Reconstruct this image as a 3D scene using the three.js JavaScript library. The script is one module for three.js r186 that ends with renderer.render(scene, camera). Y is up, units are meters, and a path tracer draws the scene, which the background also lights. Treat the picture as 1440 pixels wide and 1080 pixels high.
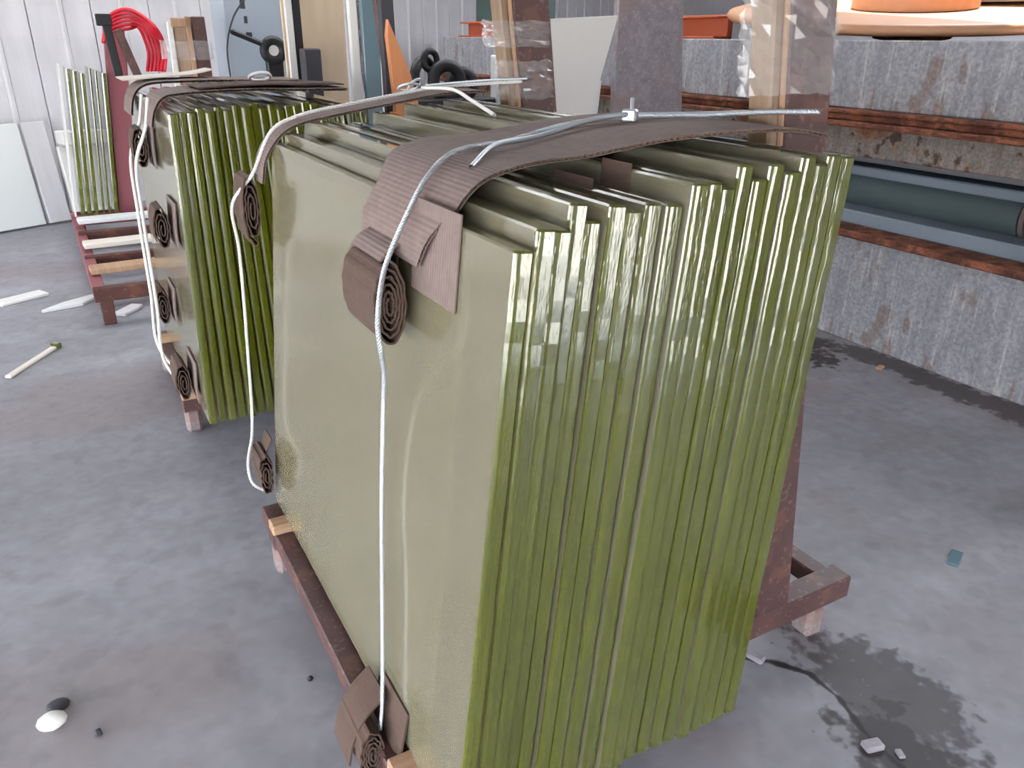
import * as THREE from 'three';
import { ConvexGeometry } from 'three/addons/geometries/ConvexGeometry.js';
import { mergeGeometries } from 'three/addons/utils/BufferGeometryUtils.js';

// ------------------------------------------------------------------ camera, sky, sun, exposure
const scene = new THREE.Scene();
const camera = new THREE.PerspectiveCamera(52.3, 4 / 3, 0.05, 200);
camera.position.set(0, 1.35, 0);
camera.rotation.order = 'YXZ';
camera.rotation.set(-0.416, -0.517, 0.010);
scene.add(camera);
scene.background = new THREE.Color().setRGB(0.92, 0.97, 1.06);   // even overcast sky outside the openings
scene.backgroundIntensity = 13.0;
const sun = new THREE.DirectionalLight(new THREE.Color().setRGB(1, 0.85, 0.66), 15);
sun.position.set(8.0, 9.5, -5.0);
sun.target.position.set(4.35, 1.4, -2.7);
sun.castShadow = true;
sun.shadow.mapSize.set(2048, 2048);
Object.assign(sun.shadow.camera, { left: -12, right: 12, top: 12, bottom: -12, near: 0.5, far: 60 });
scene.add(sun, sun.target);
const renderer = new THREE.WebGLRenderer({ antialias: true });
renderer.toneMapping = THREE.LinearToneMapping;
renderer.toneMappingExposure = 1.1;
renderer.shadowMap.enabled = true;

// ------------------------------------------------------------------ helpers
let seedState = 7;
function rnd() { seedState = (seedState * 1664525 + 1013904223) >>> 0; return seedState / 4294967296; }
const rr = (a, b) => a + (b - a) * rnd();
const lerp = (a, b, t) => a + (b - a) * t;
const clamp = (x, a, b) => Math.min(b, Math.max(a, x));
const V3 = (x, y, z) => new THREE.Vector3(x, y, z);

function hash(ix, iy, s) {
  let h = (ix * 374761393 + iy * 668265263 + s * 1442695041) | 0;
  h = Math.imul(h ^ (h >>> 13), 1274126177); h ^= h >>> 16;
  return (h >>> 0) / 4294967296;
}
function vnoise(x, y, px, py, s) {           // value noise repeating every px, py cells
  const ix = Math.floor(x), iy = Math.floor(y), fx = x - ix, fy = y - iy;
  const ux = fx * fx * (3 - 2 * fx), uy = fy * fy * (3 - 2 * fy);
  const m = (a, n) => ((a % n) + n) % n;
  const a = hash(m(ix, px), m(iy, py), s), b = hash(m(ix + 1, px), m(iy, py), s), c = hash(m(ix, px), m(iy + 1, py), s), d = hash(m(ix + 1, px), m(iy + 1, py), s);
  return lerp(lerp(a, b, ux), lerp(c, d, ux), uy);
}
function fbm(u, v, cx, cy, oct, s) {
  let t = 0, a = 0.5, n = 0;
  for (let i = 0; i < oct; i++) { t += a * vnoise(u * cx, v * cy, cx, cy, s + i * 17); n += a; a *= 0.5; cx *= 2; cy *= 2; }
  return t / n;
}
function tex(w, h, fn, srgb = true) {        // fn(u, v) -> [r, g, b] 0..255
  const d = new Uint8Array(w * h * 4);
  for (let y = 0; y < h; y++) for (let x = 0; x < w; x++) {
    const c = fn(x / w, y / h), i = (y * w + x) * 4;
    d[i] = clamp(c[0], 0, 255); d[i + 1] = clamp(c[1], 0, 255); d[i + 2] = clamp(c[2], 0, 255); d[i + 3] = 255;
  }
  const t = new THREE.DataTexture(d, w, h);
  t.wrapS = t.wrapT = THREE.RepeatWrapping; t.magFilter = THREE.LinearFilter; t.minFilter = THREE.LinearMipmapLinearFilter; t.generateMipmaps = true;
  if (srgb) t.colorSpace = THREE.SRGBColorSpace;
  t.needsUpdate = true;
  return t;
}
function scaled(t, sx, sy) { const c = t.clone(); c.repeat.set(sx, sy); c.needsUpdate = true; return c; }
const mixc = (a, b, t) => [lerp(a[0], b[0], t), lerp(a[1], b[1], t), lerp(a[2], b[2], t)];
const sstep = (a, b, x) => { const t = clamp((x - a) / (b - a), 0, 1); return t * t * (3 - 2 * t); };

function boxUV(g) {                           // uv in metres from the dominant direction of each face
  if (g.index) g = g.toNonIndexed();
  g.computeVertexNormals();
  const p = g.attributes.position, uv = new Float32Array(p.count * 2), a = V3(), b = V3(), c = V3();
  for (let i = 0; i < p.count; i += 3) {
    a.fromBufferAttribute(p, i); b.fromBufferAttribute(p, i + 1); c.fromBufferAttribute(p, i + 2);
    const n = b.clone().sub(a).cross(c.clone().sub(a)), x = Math.abs(n.x), y = Math.abs(n.y), z = Math.abs(n.z);
    [a, b, c].forEach((q, k) => {
      const j = (i + k) * 2;
      if (x >= y && x >= z) { uv[j] = q.z; uv[j + 1] = q.y; } else if (y >= z) { uv[j] = q.x; uv[j + 1] = q.z; } else { uv[j] = q.x; uv[j + 1] = q.y; }
    });
  }
  g.setAttribute('uv', new THREE.BufferAttribute(uv, 2));
  return g;
}
function slab(w, h, d, ch = 0.004) {          // chamfered block standing on y = 0, centred in x and z
  const pts = [];
  ch = Math.min(ch, w * 0.3, h * 0.3, d * 0.3);
  for (const sx of [-1, 1]) for (const sy of [0, 1]) for (const sz of [-1, 1]) for (let k = 0; k < 3; k++) {
    const ix = k === 0 ? 0 : ch, iy = k === 1 ? 0 : ch, iz = k === 2 ? 0 : ch;
    pts.push(V3(sx * (w / 2 - ix), sy ? h - iy : iy, sz * (d / 2 - iz)));
  }
  return boxUV(new ConvexGeometry(pts));
}
function at(g, x, y, z, ry = 0, rz = 0, rx = 0) {
  const o = new THREE.Object3D(); o.position.set(x, y, z); o.rotation.set(rx, ry, rz, 'YXZ'); o.updateMatrix();
  return g.applyMatrix4(o.matrix);
}
function beam(p, q, w, h, ch = 0.004) {       // block of section w by h from point p to point q
  const a = V3(...p), b = V3(...q), len = a.distanceTo(b), g = slab(w, len, h, ch);
  const o = new THREE.Object3D(), y = b.clone().sub(a).normalize();
  const ref = Math.abs(y.y) > 0.8 ? V3(1, 0, 0) : V3(0, 1, 0), z = ref.clone().cross(y).normalize(), x = y.clone().cross(z);
  if (Math.abs(y.y) > 0.8) { const zz = V3(1, 0, 0).cross(y).normalize(), xx = y.clone().cross(zz); o.matrix.makeBasis(xx, y, zz); } else o.matrix.makeBasis(x, y, z);
  o.matrix.setPosition(a);
  return g.applyMatrix4(o.matrix);
}
function merge(list) {
  return mergeGeometries(list.map((g) => { g = g.index ? g.toNonIndexed() : g; for (const k of Object.keys(g.attributes)) if (!['position', 'normal', 'uv'].includes(k)) g.deleteAttribute(k); g.clearGroups(); return g; }));
}
const taken = {};
function numbered(n) { const k = taken[n] ?? 0; taken[n] = k + 1; return k ? n + '_' + String(k).padStart(3, '0') : n; }
function mesh(name, g, m, parent) {
  const o = new THREE.Mesh(Array.isArray(g) ? merge(g) : g, m);
  o.castShadow = o.receiveShadow = true;
  o.name = parent ? name : numbered(name);
  (parent ?? scene).add(o);
  return o;
}
function tag(o, label, category, group) { o.userData = { label, category }; if (group) o.userData.group = group; return o; }
function thing(name, label, category, [x, y, z] = [0, 0, 0], turn = 0, group) {
  const o = new THREE.Group(); o.name = numbered(name); o.position.set(x, y, z); o.rotation.y = turn; scene.add(o);
  return tag(o, label, category, group);
}
function struct(name, g, m) { const o = mesh(name, g, m); o.userData = { kind: 'structure' }; return o; }
const ordinal = ['outermost', 'second', 'third', 'fourth', 'fifth', 'sixth', 'seventh', 'eighth', 'ninth', 'tenth', 'eleventh', 'twelfth', 'thirteenth', 'fourteenth', 'fifteenth', 'sixteenth', 'seventeenth', 'eighteenth', 'nineteenth', 'twentieth', 'twenty-first', 'twenty-second', 'twenty-third', 'twenty-fourth'];

// ------------------------------------------------------------------ materials
const std = (o) => new THREE.MeshStandardMaterial(o);
const phys = (o) => new THREE.MeshPhysicalMaterial(o);

// floor: a 4 m concrete tile repeats over the hall; the tile around the racks also holds the oil soaks and the broken joint
const FX0 = -0.6, FZ0 = -4, FS = 4;
function crackDist(x, z) {                    // distance to the broken joint on the right
  const pts = [[1.19, -0.99], [1.25, -0.945], [1.30, -0.87], [1.30, -0.79], [1.27, -0.70], [1.26, -0.6], [1.25, -0.45]];
  let best = 9, bt = 0;
  for (let i = 0; i + 1 < pts.length; i++) {
    const [ax, az] = pts[i], [bx, bz] = pts[i + 1], dx = bx - ax, dz = bz - az;
    const t = clamp(((x - ax) * dx + (z - az) * dz) / (dx * dx + dz * dz), 0, 1), d = Math.hypot(x - ax - dx * t, z - az - dz * t);
    if (d < best) { best = d; bt = (i + t) / (pts.length - 1); }
  }
  return [best, bt];
}
const floorBase = (u, v) => {
  const big = fbm(u, v, 3, 3, 4, 1), mid = fbm(u, v, 17, 17, 4, 5), fine = fbm(u, v, 130, 130, 2, 9), streak = fbm(u, v, 9, 34, 4, 23), pits = fbm(u, v, 60, 60, 3, 57);
  const k = 0.76 + 0.20 * big + 0.14 * mid + 0.12 * fine + 0.12 * streak;
  let c = [138 * k, 137 * k, 143 * k];
  c = mixc(c, [128, 112, 112], 0.4 * sstep(0.52, 0.7, fbm(u, v, 5, 5, 4, 41)));
  c = mixc(c, [86, 84, 88], 0.14 * sstep(0.6, 0.78, pits));
  return mixc(c, [168, 166, 166], 0.12 * sstep(0.64, 0.8, fbm(u, v, 48, 48, 3, 63)));
};
const floorSpots = (u, v) => {
  const x = FX0 + u * FS, z = FZ0 + v * FS;
  let c = floorBase(u, v);
  const w = fbm(u, v, 22, 22, 5, 77), g = fbm(u, v, 160, 160, 3, 79);
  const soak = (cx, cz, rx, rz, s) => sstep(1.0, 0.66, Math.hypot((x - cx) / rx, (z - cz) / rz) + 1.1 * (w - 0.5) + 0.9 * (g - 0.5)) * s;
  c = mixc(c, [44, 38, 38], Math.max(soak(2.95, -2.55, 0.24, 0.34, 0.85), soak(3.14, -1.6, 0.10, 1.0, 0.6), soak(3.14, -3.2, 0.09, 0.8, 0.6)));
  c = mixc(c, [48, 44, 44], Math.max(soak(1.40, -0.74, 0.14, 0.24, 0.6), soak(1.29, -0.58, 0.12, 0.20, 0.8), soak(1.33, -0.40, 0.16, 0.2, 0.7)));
  const [d] = crackDist(x, z);
  c = mixc(c, [20, 18, 18], sstep(0.004 + 0.034 * Math.max(0, w - 0.36), 0.002, d + 0.012 * (g - 0.5)) * 0.9);
  if (hash(Math.floor(u * 2048), Math.floor(v * 2048), 3) > 0.9997) c = [160, 158, 156];
  return c;
};
const floorBump = tex(1024, 1024, (u, v) => { const g = 255 * (0.4 * fbm(u, v, 17, 17, 4, 5) + 0.6 * fbm(u, v, 90, 90, 3, 9)); return [g, g, g]; }, false);
const floorM = std({ map: tex(1024, 1024, floorBase), roughness: 0.62, bumpMap: floorBump, bumpScale: 0.002 });
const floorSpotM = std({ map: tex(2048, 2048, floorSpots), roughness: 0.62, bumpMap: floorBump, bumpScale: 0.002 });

const panelMap = tex(512, 512, (u, v) => {    // weathered blue-grey paint with runs
  const run = fbm(u, v, 48, 3, 4, 3), run2 = fbm(u, v, 110, 5, 3, 13), mot = fbm(u, v, 10, 10, 4, 8), fine = fbm(u, v, 90, 90, 2, 2);
  let c = mixc([124, 124, 131], [176, 174, 175], 0.55 * run + 0.45 * mot);
  c = mixc(c, [196, 190, 186], 0.6 * sstep(0.62, 0.78, run2));
  c = mixc(c, [118, 92, 78], 0.5 * sstep(0.6, 0.72, fbm(u, v, 14, 5, 4, 31)));
  const k = 0.85 + 0.3 * fine; return [c[0] * k, c[1] * k, c[2] * k];
});
const rustMap = tex(512, 512, (u, v) => {
  const a = fbm(u, v, 12, 12, 5, 4), b = fbm(u, v, 60, 8, 4, 6), f = fbm(u, v, 120, 120, 2, 2);
  let c = mixc([92, 56, 44], [150, 98, 74], sstep(0.3, 0.7, a));
  c = mixc(c, [176, 138, 116], 0.3 * sstep(0.5, 0.8, b)); c = mixc(c, [52, 40, 38], 0.4 * sstep(0.58, 0.74, fbm(u, v, 30, 30, 3, 66)));
  const k = 0.86 + 0.28 * f; return [c[0] * k, c[1] * k, c[2] * k];
});
const rustPanelMap = tex(512, 512, (u, v) => {   // grey paint breaking into rust
  const a = fbm(u, v, 7, 7, 5, 14), b = fbm(u, v, 40, 5, 4, 16), f = fbm(u, v, 120, 120, 2, 2);
  let c = mixc([112, 106, 100], [150, 140, 130], b);
  c = mixc(c, [132, 84, 54], sstep(0.5, 0.68, a)); c = mixc(c, [70, 44, 34], 0.8 * sstep(0.6, 0.74, fbm(u, v, 16, 16, 4, 36)));
  const k = 0.82 + 0.36 * f; return [c[0] * k, c[1] * k, c[2] * k];
});
const cardMap = tex(256, 256, (u, v) => {
  const fl = 0.5 + 0.5 * Math.sin(u * Math.PI * 2 * 32), n = fbm(u, v, 20, 20, 4, 3), s = fbm(u, v, 90, 8, 3, 7);
  const c = mixc([106, 90, 84], [138, 121, 114], 0.25 * fl + 0.45 * n + 0.3 * s); return c;
});
const cardBump = tex(256, 64, (u) => { const g = 127 + 120 * Math.sin(u * Math.PI * 2 * 32); return [g, g, g]; }, false);
const brownMap = tex(256, 256, (u, v) => { const a = fbm(u, v, 6, 6, 4, 3), f = fbm(u, v, 60, 60, 2, 8); let c = mixc([70, 48, 47], [98, 68, 63], a); c = mixc(c, [124, 84, 66], 0.5 * sstep(0.6, 0.75, fbm(u, v, 9, 9, 4, 21))); return mixc(c, [150, 130, 126], 0.4 * sstep(0.68, 0.8, f)); });
const woodMap = tex(256, 512, (u, v) => {
  const g = fbm(u, v, 40, 3, 4, 5), n = fbm(u, v, 8, 8, 3, 9);
  return mixc([152, 128, 108], [198, 174, 150], 0.6 * g + 0.4 * n);
});
const tanMap = tex(256, 256, (u, v) => mixc([206, 182, 150], [232, 212, 184], 0.5 * fbm(u, v, 4, 4, 4, 8) + 0.5 * fbm(u, v, 30, 4, 3, 3)));
const edgeMap = tex(256, 512, (u, v) => {        // rough cut glass edge: upright scratches and shell marks
  const s = fbm(u, v, 50, 2, 4, 5), m = fbm(u, v, 9, 5, 4, 9), f = fbm(u, v, 90, 40, 3, 19);
  return mixc([100, 108, 14], [166, 172, 46], clamp(0.62 * s + 0.4 * m + 0.25 * (f - 0.5), 0, 1));
});
const edgeBump = tex(256, 256, (u, v) => { const g = 255 * (0.6 * fbm(u, v, 24, 4, 4, 15) + 0.4 * fbm(u, v, 60, 30, 3, 18)); return [g, g, g]; }, false);
const dustMap = tex(512, 512, (u, v) => {        // film of dust and faint upright wipe marks on the polished faces
  const s = fbm(u, v, 40, 2, 4, 25), m = fbm(u, v, 5, 5, 4, 29);
  let c = mixc([176, 170, 142], [194, 187, 158], 0.5 * s + 0.5 * m);
  return c;
});
const speckMap = tex(256, 256, (u, v) => {
  const a = fbm(u, v, 16, 16, 4, 3), f = fbm(u, v, 70, 70, 2, 8);
  let c = mixc([126, 121, 127], [164, 157, 163], a); c = mixc(c, [176, 160, 158], 0.7 * sstep(0.62, 0.72, f)); return mixc(c, [150, 126, 120], 0.5 * sstep(0.55, 0.7, fbm(u, v, 5, 5, 3, 44)));
});
const wallMap = tex(256, 256, (u, v) => { const a = fbm(u, v, 5, 5, 4, 3), s = fbm(u, v, 30, 3, 3, 6); return mixc([196, 194, 196], [226, 222, 224], 0.6 * a + 0.4 * s); });

const M = {
  wall: std({ map: wallMap, roughness: 0.55 }),
  outer: std({ color: 0x9a9a9c, roughness: 0.9 }),
  ground: std({ color: 0xc8c4bc, roughness: 0.95 }),
  panel: std({ map: scaled(panelMap, 1.1, 1.1), roughness: 0.6 }),
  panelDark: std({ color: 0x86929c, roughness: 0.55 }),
  rust: std({ map: scaled(rustMap, 0.8, 1.6), color: 0xffeee4, roughness: 0.9, bumpMap: scaled(rustMap, 0.8, 1.6), bumpScale: 0.0006 }),
  rustPanel: std({ map: scaled(rustPanelMap, 1.3, 1.3), roughness: 0.8 }),
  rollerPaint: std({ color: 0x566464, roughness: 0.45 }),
  rustLight: std({ map: scaled(brownMap, 1.2, 1.2), color: 0xffe6d8, roughness: 0.85 }),
  hollow: std({ color: 0x77767a, roughness: 0.9 }),
  card: std({ map: scaled(cardMap, 4, 4), roughness: 0.85, bumpMap: scaled(cardBump, 4, 4), bumpScale: 0.0006 }),
  cardEdge: std({ color: 0x86705f, roughness: 0.95 }),
  cardDark: std({ map: scaled(cardMap, 6, 6), color: 0xb4a698, roughness: 0.95 }),
  cardPale: std({ color: 0xd9d0c4, roughness: 0.9 }),
  wood: std({ map: scaled(woodMap, 4, 1), roughness: 0.75 }),
  woodGrey: std({ map: scaled(woodMap, 4, 1), color: 0xc8c0b4, roughness: 0.5 }),
  woodPale: std({ map: scaled(woodMap, 4, 1), color: 0xffeede, roughness: 0.75 }),
  woodOrange: std({ map: scaled(tanMap, 3, 1), color: 0xf0b088, roughness: 0.6 }),
  tan: std({ map: scaled(tanMap, 1, 1), roughness: 0.6 }),
  steelBrown: std({ map: scaled(brownMap, 2, 2), roughness: 0.5 }),
  steelRed: std({ color: 0x8a4a50, roughness: 0.55 }),
  orange: std({ color: 0xc0603c, roughness: 0.6 }),
  copper: std({ map: scaled(tanMap, 2, 2), color: 0xecc6b2, roughness: 0.5 }),
  cable: std({ color: 0xc9d0d4, roughness: 0.35, metalness: 0.75 }),
  cord: std({ color: 0xe4e2de, roughness: 0.5 }),
  white: std({ color: 0xe2e0da, roughness: 0.5 }),
  foam: std({ color: 0xdcdedc, roughness: 0.7 }),
  black: std({ color: 0x17171a, roughness: 0.5 }),
  blackGrey: std({ color: 0x3a3a40, roughness: 0.6 }),
  blueGrey: std({ color: 0xa8b4c0, roughness: 0.4 }),
  blueGlass: std({ color: 0x5f7a84, roughness: 0.2 }),
  greenDark: std({ color: 0x49605a, roughness: 0.5 }),
  speck: std({ map: scaled(speckMap, 2, 2), roughness: 0.45 }),
  concrete: std({ map: scaled(speckMap, 3, 3), color: 0xe6d8cc, roughness: 0.95 }),
  hose: std({ color: 0xd8283c, roughness: 0.35 }),
  wrap: phys({ color: 0xffffff, transmission: 0.88, thickness: 0, roughness: 0.12, ior: 1.5, side: THREE.DoubleSide }),
  paper: std({ color: 0xd6ccb8, roughness: 0.95 }),
  frosted: phys({ color: 0xf4f6f6, transmission: 0.6, thickness: 0, roughness: 1 }),
  dirt: std({ color: 0x6e5c54, roughness: 0.95 }),
};
// yellow-green shielding glass: polished faces, rough cut edges, one body colour
const glassBody = { ior: 1.75, thickness: 0.024, attenuationColor: new THREE.Color().setRGB(0.72, 0.70, 0.05), attenuationDistance: 0.5 };
M.glassFace = phys({ ...glassBody, map: scaled(dustMap, 1, 1), transmission: 0.7, roughness: 0.12 });
M.glassEdge = phys({ ...glassBody, map: scaled(edgeMap, 6, 1.2), transmission: 0.68, roughness: 0.08, clearcoat: 1, clearcoatRoughness: 0.06, bumpMap: scaled(edgeBump, 8, 4), bumpScale: 0.0006 });

// ------------------------------------------------------------------ room shell
{
  const part = (x0, x1, z0, z1) => {
    const g = new THREE.BoxGeometry(x1 - x0, 0.2, z1 - z0).toNonIndexed(); g.translate((x0 + x1) / 2, -0.1, (z0 + z1) / 2);
    const p = g.attributes.position, uv = g.attributes.uv;
    for (let i = 0; i < p.count; i++) uv.setXY(i, (p.getX(i) - FX0) / FS, (p.getZ(i) - FZ0) / FS);
    return g;
  };
  struct('floor', [part(-4, FX0, -13.7, 1.8), part(FX0 + FS, 10, -13.7, 1.8), part(FX0, FX0 + FS, -13.7, FZ0), part(FX0, FX0 + FS, FZ0 + FS, 1.8)], floorM);
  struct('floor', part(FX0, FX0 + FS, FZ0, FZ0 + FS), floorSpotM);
}
struct('ground', [at(slab(60, 0.2, 30), 0, -0.215, 16.85), at(slab(26, 0.2, 32), -17.05, -0.215, -14.2)], M.ground);
// back wall: upright sheet panels with ribs, turned a little against the racks
const WALL_TURN = 0.446;
const backWall = new THREE.Group(); backWall.name = 'wall_back'; backWall.position.set(-0.2, 0, -7.3); backWall.rotation.y = WALL_TURN; backWall.userData = { kind: 'structure' }; scene.add(backWall);
mesh('wall_core', at(slab(15.5, 4.3, 0.16), 3.6, 0, -0.14), M.wall, backWall);
{
  const pg = slab(0.492, 4.2, 0.03, 0.006), rg = slab(0.05, 4.2, 0.05, 0.014);
  for (let i = 0; i < 31; i++) {
    const pm = mesh('panel', pg, M.wall, backWall); pm.position.set(-4.0 + i * 0.5, 0, -0.04);
    const rb = mesh('rib', rg, M.wall, backWall); rb.position.set(-3.75 + i * 0.5 - 0.25, 0, -0.03);
  }
}
const wallBox = (x0, x1, y0, y1, z0, z1) => at(slab(x1 - x0, y1 - y0, z1 - z0, 0.002), (x0 + x1) / 2, y0, (z0 + z1) / 2);
struct('wall_left', [wallBox(-4, -3.8, 1.4, 4.3, -5.4, 1.6), wallBox(-4, -3.8, 0, 1.4, -5.4, -5.0), wallBox(-4, -3.8, 0, 1.4, -2.8, -2.7), wallBox(-4, -3.8, 0, 1.4, 1.3, 1.6)], M.wall);
struct('wall_front', [wallBox(-4, -3.4, 0, 4.3, 1.6, 1.8), wallBox(-3.4, -0.7, 1.8, 4.3, 1.6, 1.8), wallBox(-0.7, 1.6, 0, 4.3, 1.6, 1.8), wallBox(2.6, 10, 0, 4.3, 1.6, 1.8), wallBox(1.6, 2.6, 1.2, 4.3, 1.6, 1.8)], M.wall);  // low openings added in this unseen wall to light the stacks and floor
struct('wall_right', wallBox(9.8, 10, 0, 4.3, -13.5, 1.6), M.wall);
// unseen roof; openings placed to let sun onto the disc and daylight in behind
struct('ceiling', [wallBox(-4.2, 5.0, 4.3, 4.5, -2.0, 1.8), wallBox(7.4, 10.2, 4.3, 4.5, -4.6, 1.8), wallBox(5.0, 7.4, 4.3, 4.5, -1.8, 1.8), wallBox(-4.2, 5.0, 4.3, 4.5, -4.6, -2.0), wallBox(-4.2, -1.0, 4.3, 4.5, -14, -4.6), wallBox(4.4, 10.2, 4.3, 4.5, -14, -4.6), wallBox(-1.0, 4.4, 4.3, 4.5, -14, -6.6)], M.outer);
struct('added_window_1', wallBox(-1.05, 4.45, 4.38, 4.39, -6.65, -4.55), M.frosted);   // frosted sheet added to scatter the sun over the back of the hall

// ------------------------------------------------------------------ sheets of glass
function sheetGeometry(L, H, t, rough = 1, levels = 34, grind = 0.32) {   // lower left near corner at the origin, near end at z = 0
  const face = [], edge = [], fuv = [], euv = [];
  const rings = [];
  const s1 = rnd() * 50, s2 = rnd() * 50, u0 = rnd() * 3;
  for (let j = 0; j <= levels + 2; j++) {
    let y = j === 0 ? 0 : j === 1 ? 0.003 : j >= levels + 1 ? (j === levels + 1 ? H - 0.003 : H) : 0.003 + (H - 0.006) * (j - 1) / levels;
    const cap = j === 0 || j === levels + 2 ? 0.0025 : 0;
    const n1 = vnoise(s1 + j * 0.7, 0.5, 997, 7, 3), n2 = vnoise(s2 + j * 0.9, 1.5, 997, 7, 5), n3 = vnoise(s1 + j * 1.7, 2.5, 997, 7, 8);
    const c = t * (grind + rough * 0.22 * (n1 - 0.4)), c2 = t * (0.05 + rough * 0.07 * n2), dz = -0.002 * rough * n3;
    const ring = [[cap, y, -L + cap]];
    for (let q = 0; q <= 3; q++) { const a = q / 3 * Math.PI / 2; ring.push([cap + (c - cap) * (1 - Math.cos(a)), y, dz - cap - c * 0.55 * (1 - Math.sin(a))]); }
    for (let q = 0; q <= 1; q++) ring.push(q ? [t - cap, y, dz - cap - c2] : [t - c2, y, dz - cap]);
    ring.push([t - cap, y, -L + cap]);
    rings.push(ring);
  }
  const NR = rings[0].length;
  const quad = (P, U, a, b, c, d, ua, ub, uc, ud) => { P.push(...a, ...b, ...c, ...a, ...c, ...d); U.push(...ua, ...ub, ...uc, ...ua, ...uc, ...ud); };
  for (let j = 0; j + 1 < rings.length; j++) for (let k = 0; k < NR; k++) {
    const a = rings[j][k], b = rings[j][(k + 1) % NR], c = rings[j + 1][(k + 1) % NR], d = rings[j + 1][k];
    const flat = k === 0 || k === NR - 2, q = (p) => (flat ? [p[2], p[1]] : [u0 + p[0], p[1] + u0]);
    quad(flat ? face : edge, flat ? fuv : euv, a, b, c, d, q(a), q(b), q(c), q(d));
  }
  for (const [r, flip] of [[rings[0], true], [rings[rings.length - 1], false]]) for (let k = 1; k < NR - 1; k++) {
    const tri = flip ? [r[0], r[k + 1], r[k]] : [r[0], r[k], r[k + 1]];
    for (const p of tri) { edge.push(...p); euv.push(u0 + p[0], p[2]); }
  }
  const g = new THREE.BufferGeometry();
  g.setAttribute('position', new THREE.Float32BufferAttribute([...face, ...edge], 3));
  g.setAttribute('uv', new THREE.Float32BufferAttribute([...fuv, ...euv], 2));
  g.computeVertexNormals();
  g.addGroup(0, face.length / 3, 0); g.addGroup(face.length / 3, edge.length / 3, 1);
  return g;
}
// near stack: top heights and near ends as seen, sheet by sheet
const nearTops = [[1.122, -0.780], [1.144, -0.782], [1.139, -0.787], [1.167, -0.798], [1.142, -0.801], [1.162, -0.789], [1.152, -0.791], [1.160, -0.785], [1.158, -0.775], [1.184, -0.762], [1.183, -0.766], [1.174, -0.770], [1.201, -0.769], [1.181, -0.766], [1.199, -0.765], [1.187, -0.758], [1.207, -0.760], [1.195, -0.762], [1.206, -0.762], [1.202, -0.761]];
const NEAR_Y = 0.172;
nearTops.forEach(([ty, tz], i) => {
  const out = i ? 0 : 0.003, xb = 0.353 + 0.0292 * i - out, xt = 0.454 + 0.02693 * i - out, lean = Math.atan2(xt - xb, 0.988), H = (ty - NEAR_Y) / Math.cos(lean);
  const o = mesh('glass_sheet', sheetGeometry(1.165 + rr(-0.012, 0.012), H, 0.0255), [M.glassFace, M.glassEdge]);
  o.position.set(xb, NEAR_Y, tz); o.rotation.z = -lean;
  tag(o, i === 0 ? 'outermost yellow-green glass sheet of the near stack, its broad dusty face in full view' : i === 19 ? 'rearmost yellow-green glass sheet of the near stack, leaning on the wrapped posts' : ordinal[i] + ' yellow-green glass sheet from the left in the near strapped stack', 'glass sheet', 'glass sheets in the near stack');
});
tag(mesh('interleaf_paper', at(slab(0.0006, 0.92, 1.0, 0.0002), 0.3775, 0.178, -1.41, 0, -0.1013), M.paper), 'beige paper lying behind the outermost sheet of the near stack', 'paper');
// far stack behind it
const FAR_Z = -2.5, farTop = [1.147, 1.150, 1.149, 1.160, 1.149, 1.162, 1.152, 1.165, 1.160, 1.169, 1.155, 1.164];
for (let i = 0; i < 23; i++) {
  const ty = farTop[i] ?? 1.158 + rr(-0.01, 0.012), xb = 0.273 + 0.0318 * i, xt = 0.295 + 0.0254 * i;
  const o = mesh('glass_sheet', sheetGeometry(1.08 + rr(-0.015, 0.015), Math.hypot(xt - xb, ty - 0.172), 0.0240, 0.5, 14, 0.5), [M.glassFace, M.glassEdge]);
  o.position.set(xb, 0.172, FAR_Z + rr(-0.008, 0.008)); o.rotation.z = -Math.atan2(xt - xb, ty - 0.172);
  tag(o, i === 0 ? 'outermost yellow-green glass sheet of the far stack, its pale face seen edgeways' : ordinal[i] + ' yellow-green glass sheet from the left in the far stack', 'glass sheet', 'glass sheets in the far stack');
}

// ------------------------------------------------------------------ racks under the two stacks
function wrapSleeve(x, y, z, w, d, h, lean, seed) {         // crumpled clear film wound round a post
  const nu = 26, nv = 14, P = [], I = [];
  for (let j = 0; j <= nv; j++) for (let i = 0; i < nu; i++) {
    const a = i / nu * Math.PI * 2, c = Math.cos(a), s = Math.sin(a), k = 1 / Math.pow(Math.pow(Math.abs(c), 4) + Math.pow(Math.abs(s), 4), 0.25);
    const n = 0.003 + 0.012 * hash(i, j, seed), yy = h * j / nv;
    P.push(x + c * k * (w / 2 + n) + lean * yy, y + yy + 0.008 * (hash(i, j, seed + 3) - 0.5), z + s * k * (d / 2 + n));
  }
  for (let j = 0; j < nv; j++) for (let i = 0; i < nu; i++) { const a = j * nu + i, b = j * nu + (i + 1) % nu; I.push(a, b + nu, b, a, a + nu, b + nu); }
  const g = new THREE.BufferGeometry(); g.setAttribute('position', new THREE.Float32BufferAttribute(P, 3)); g.setIndex(I);
  const u = g.toNonIndexed(); u.computeVertexNormals(); return boxUV(u);
}
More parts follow.
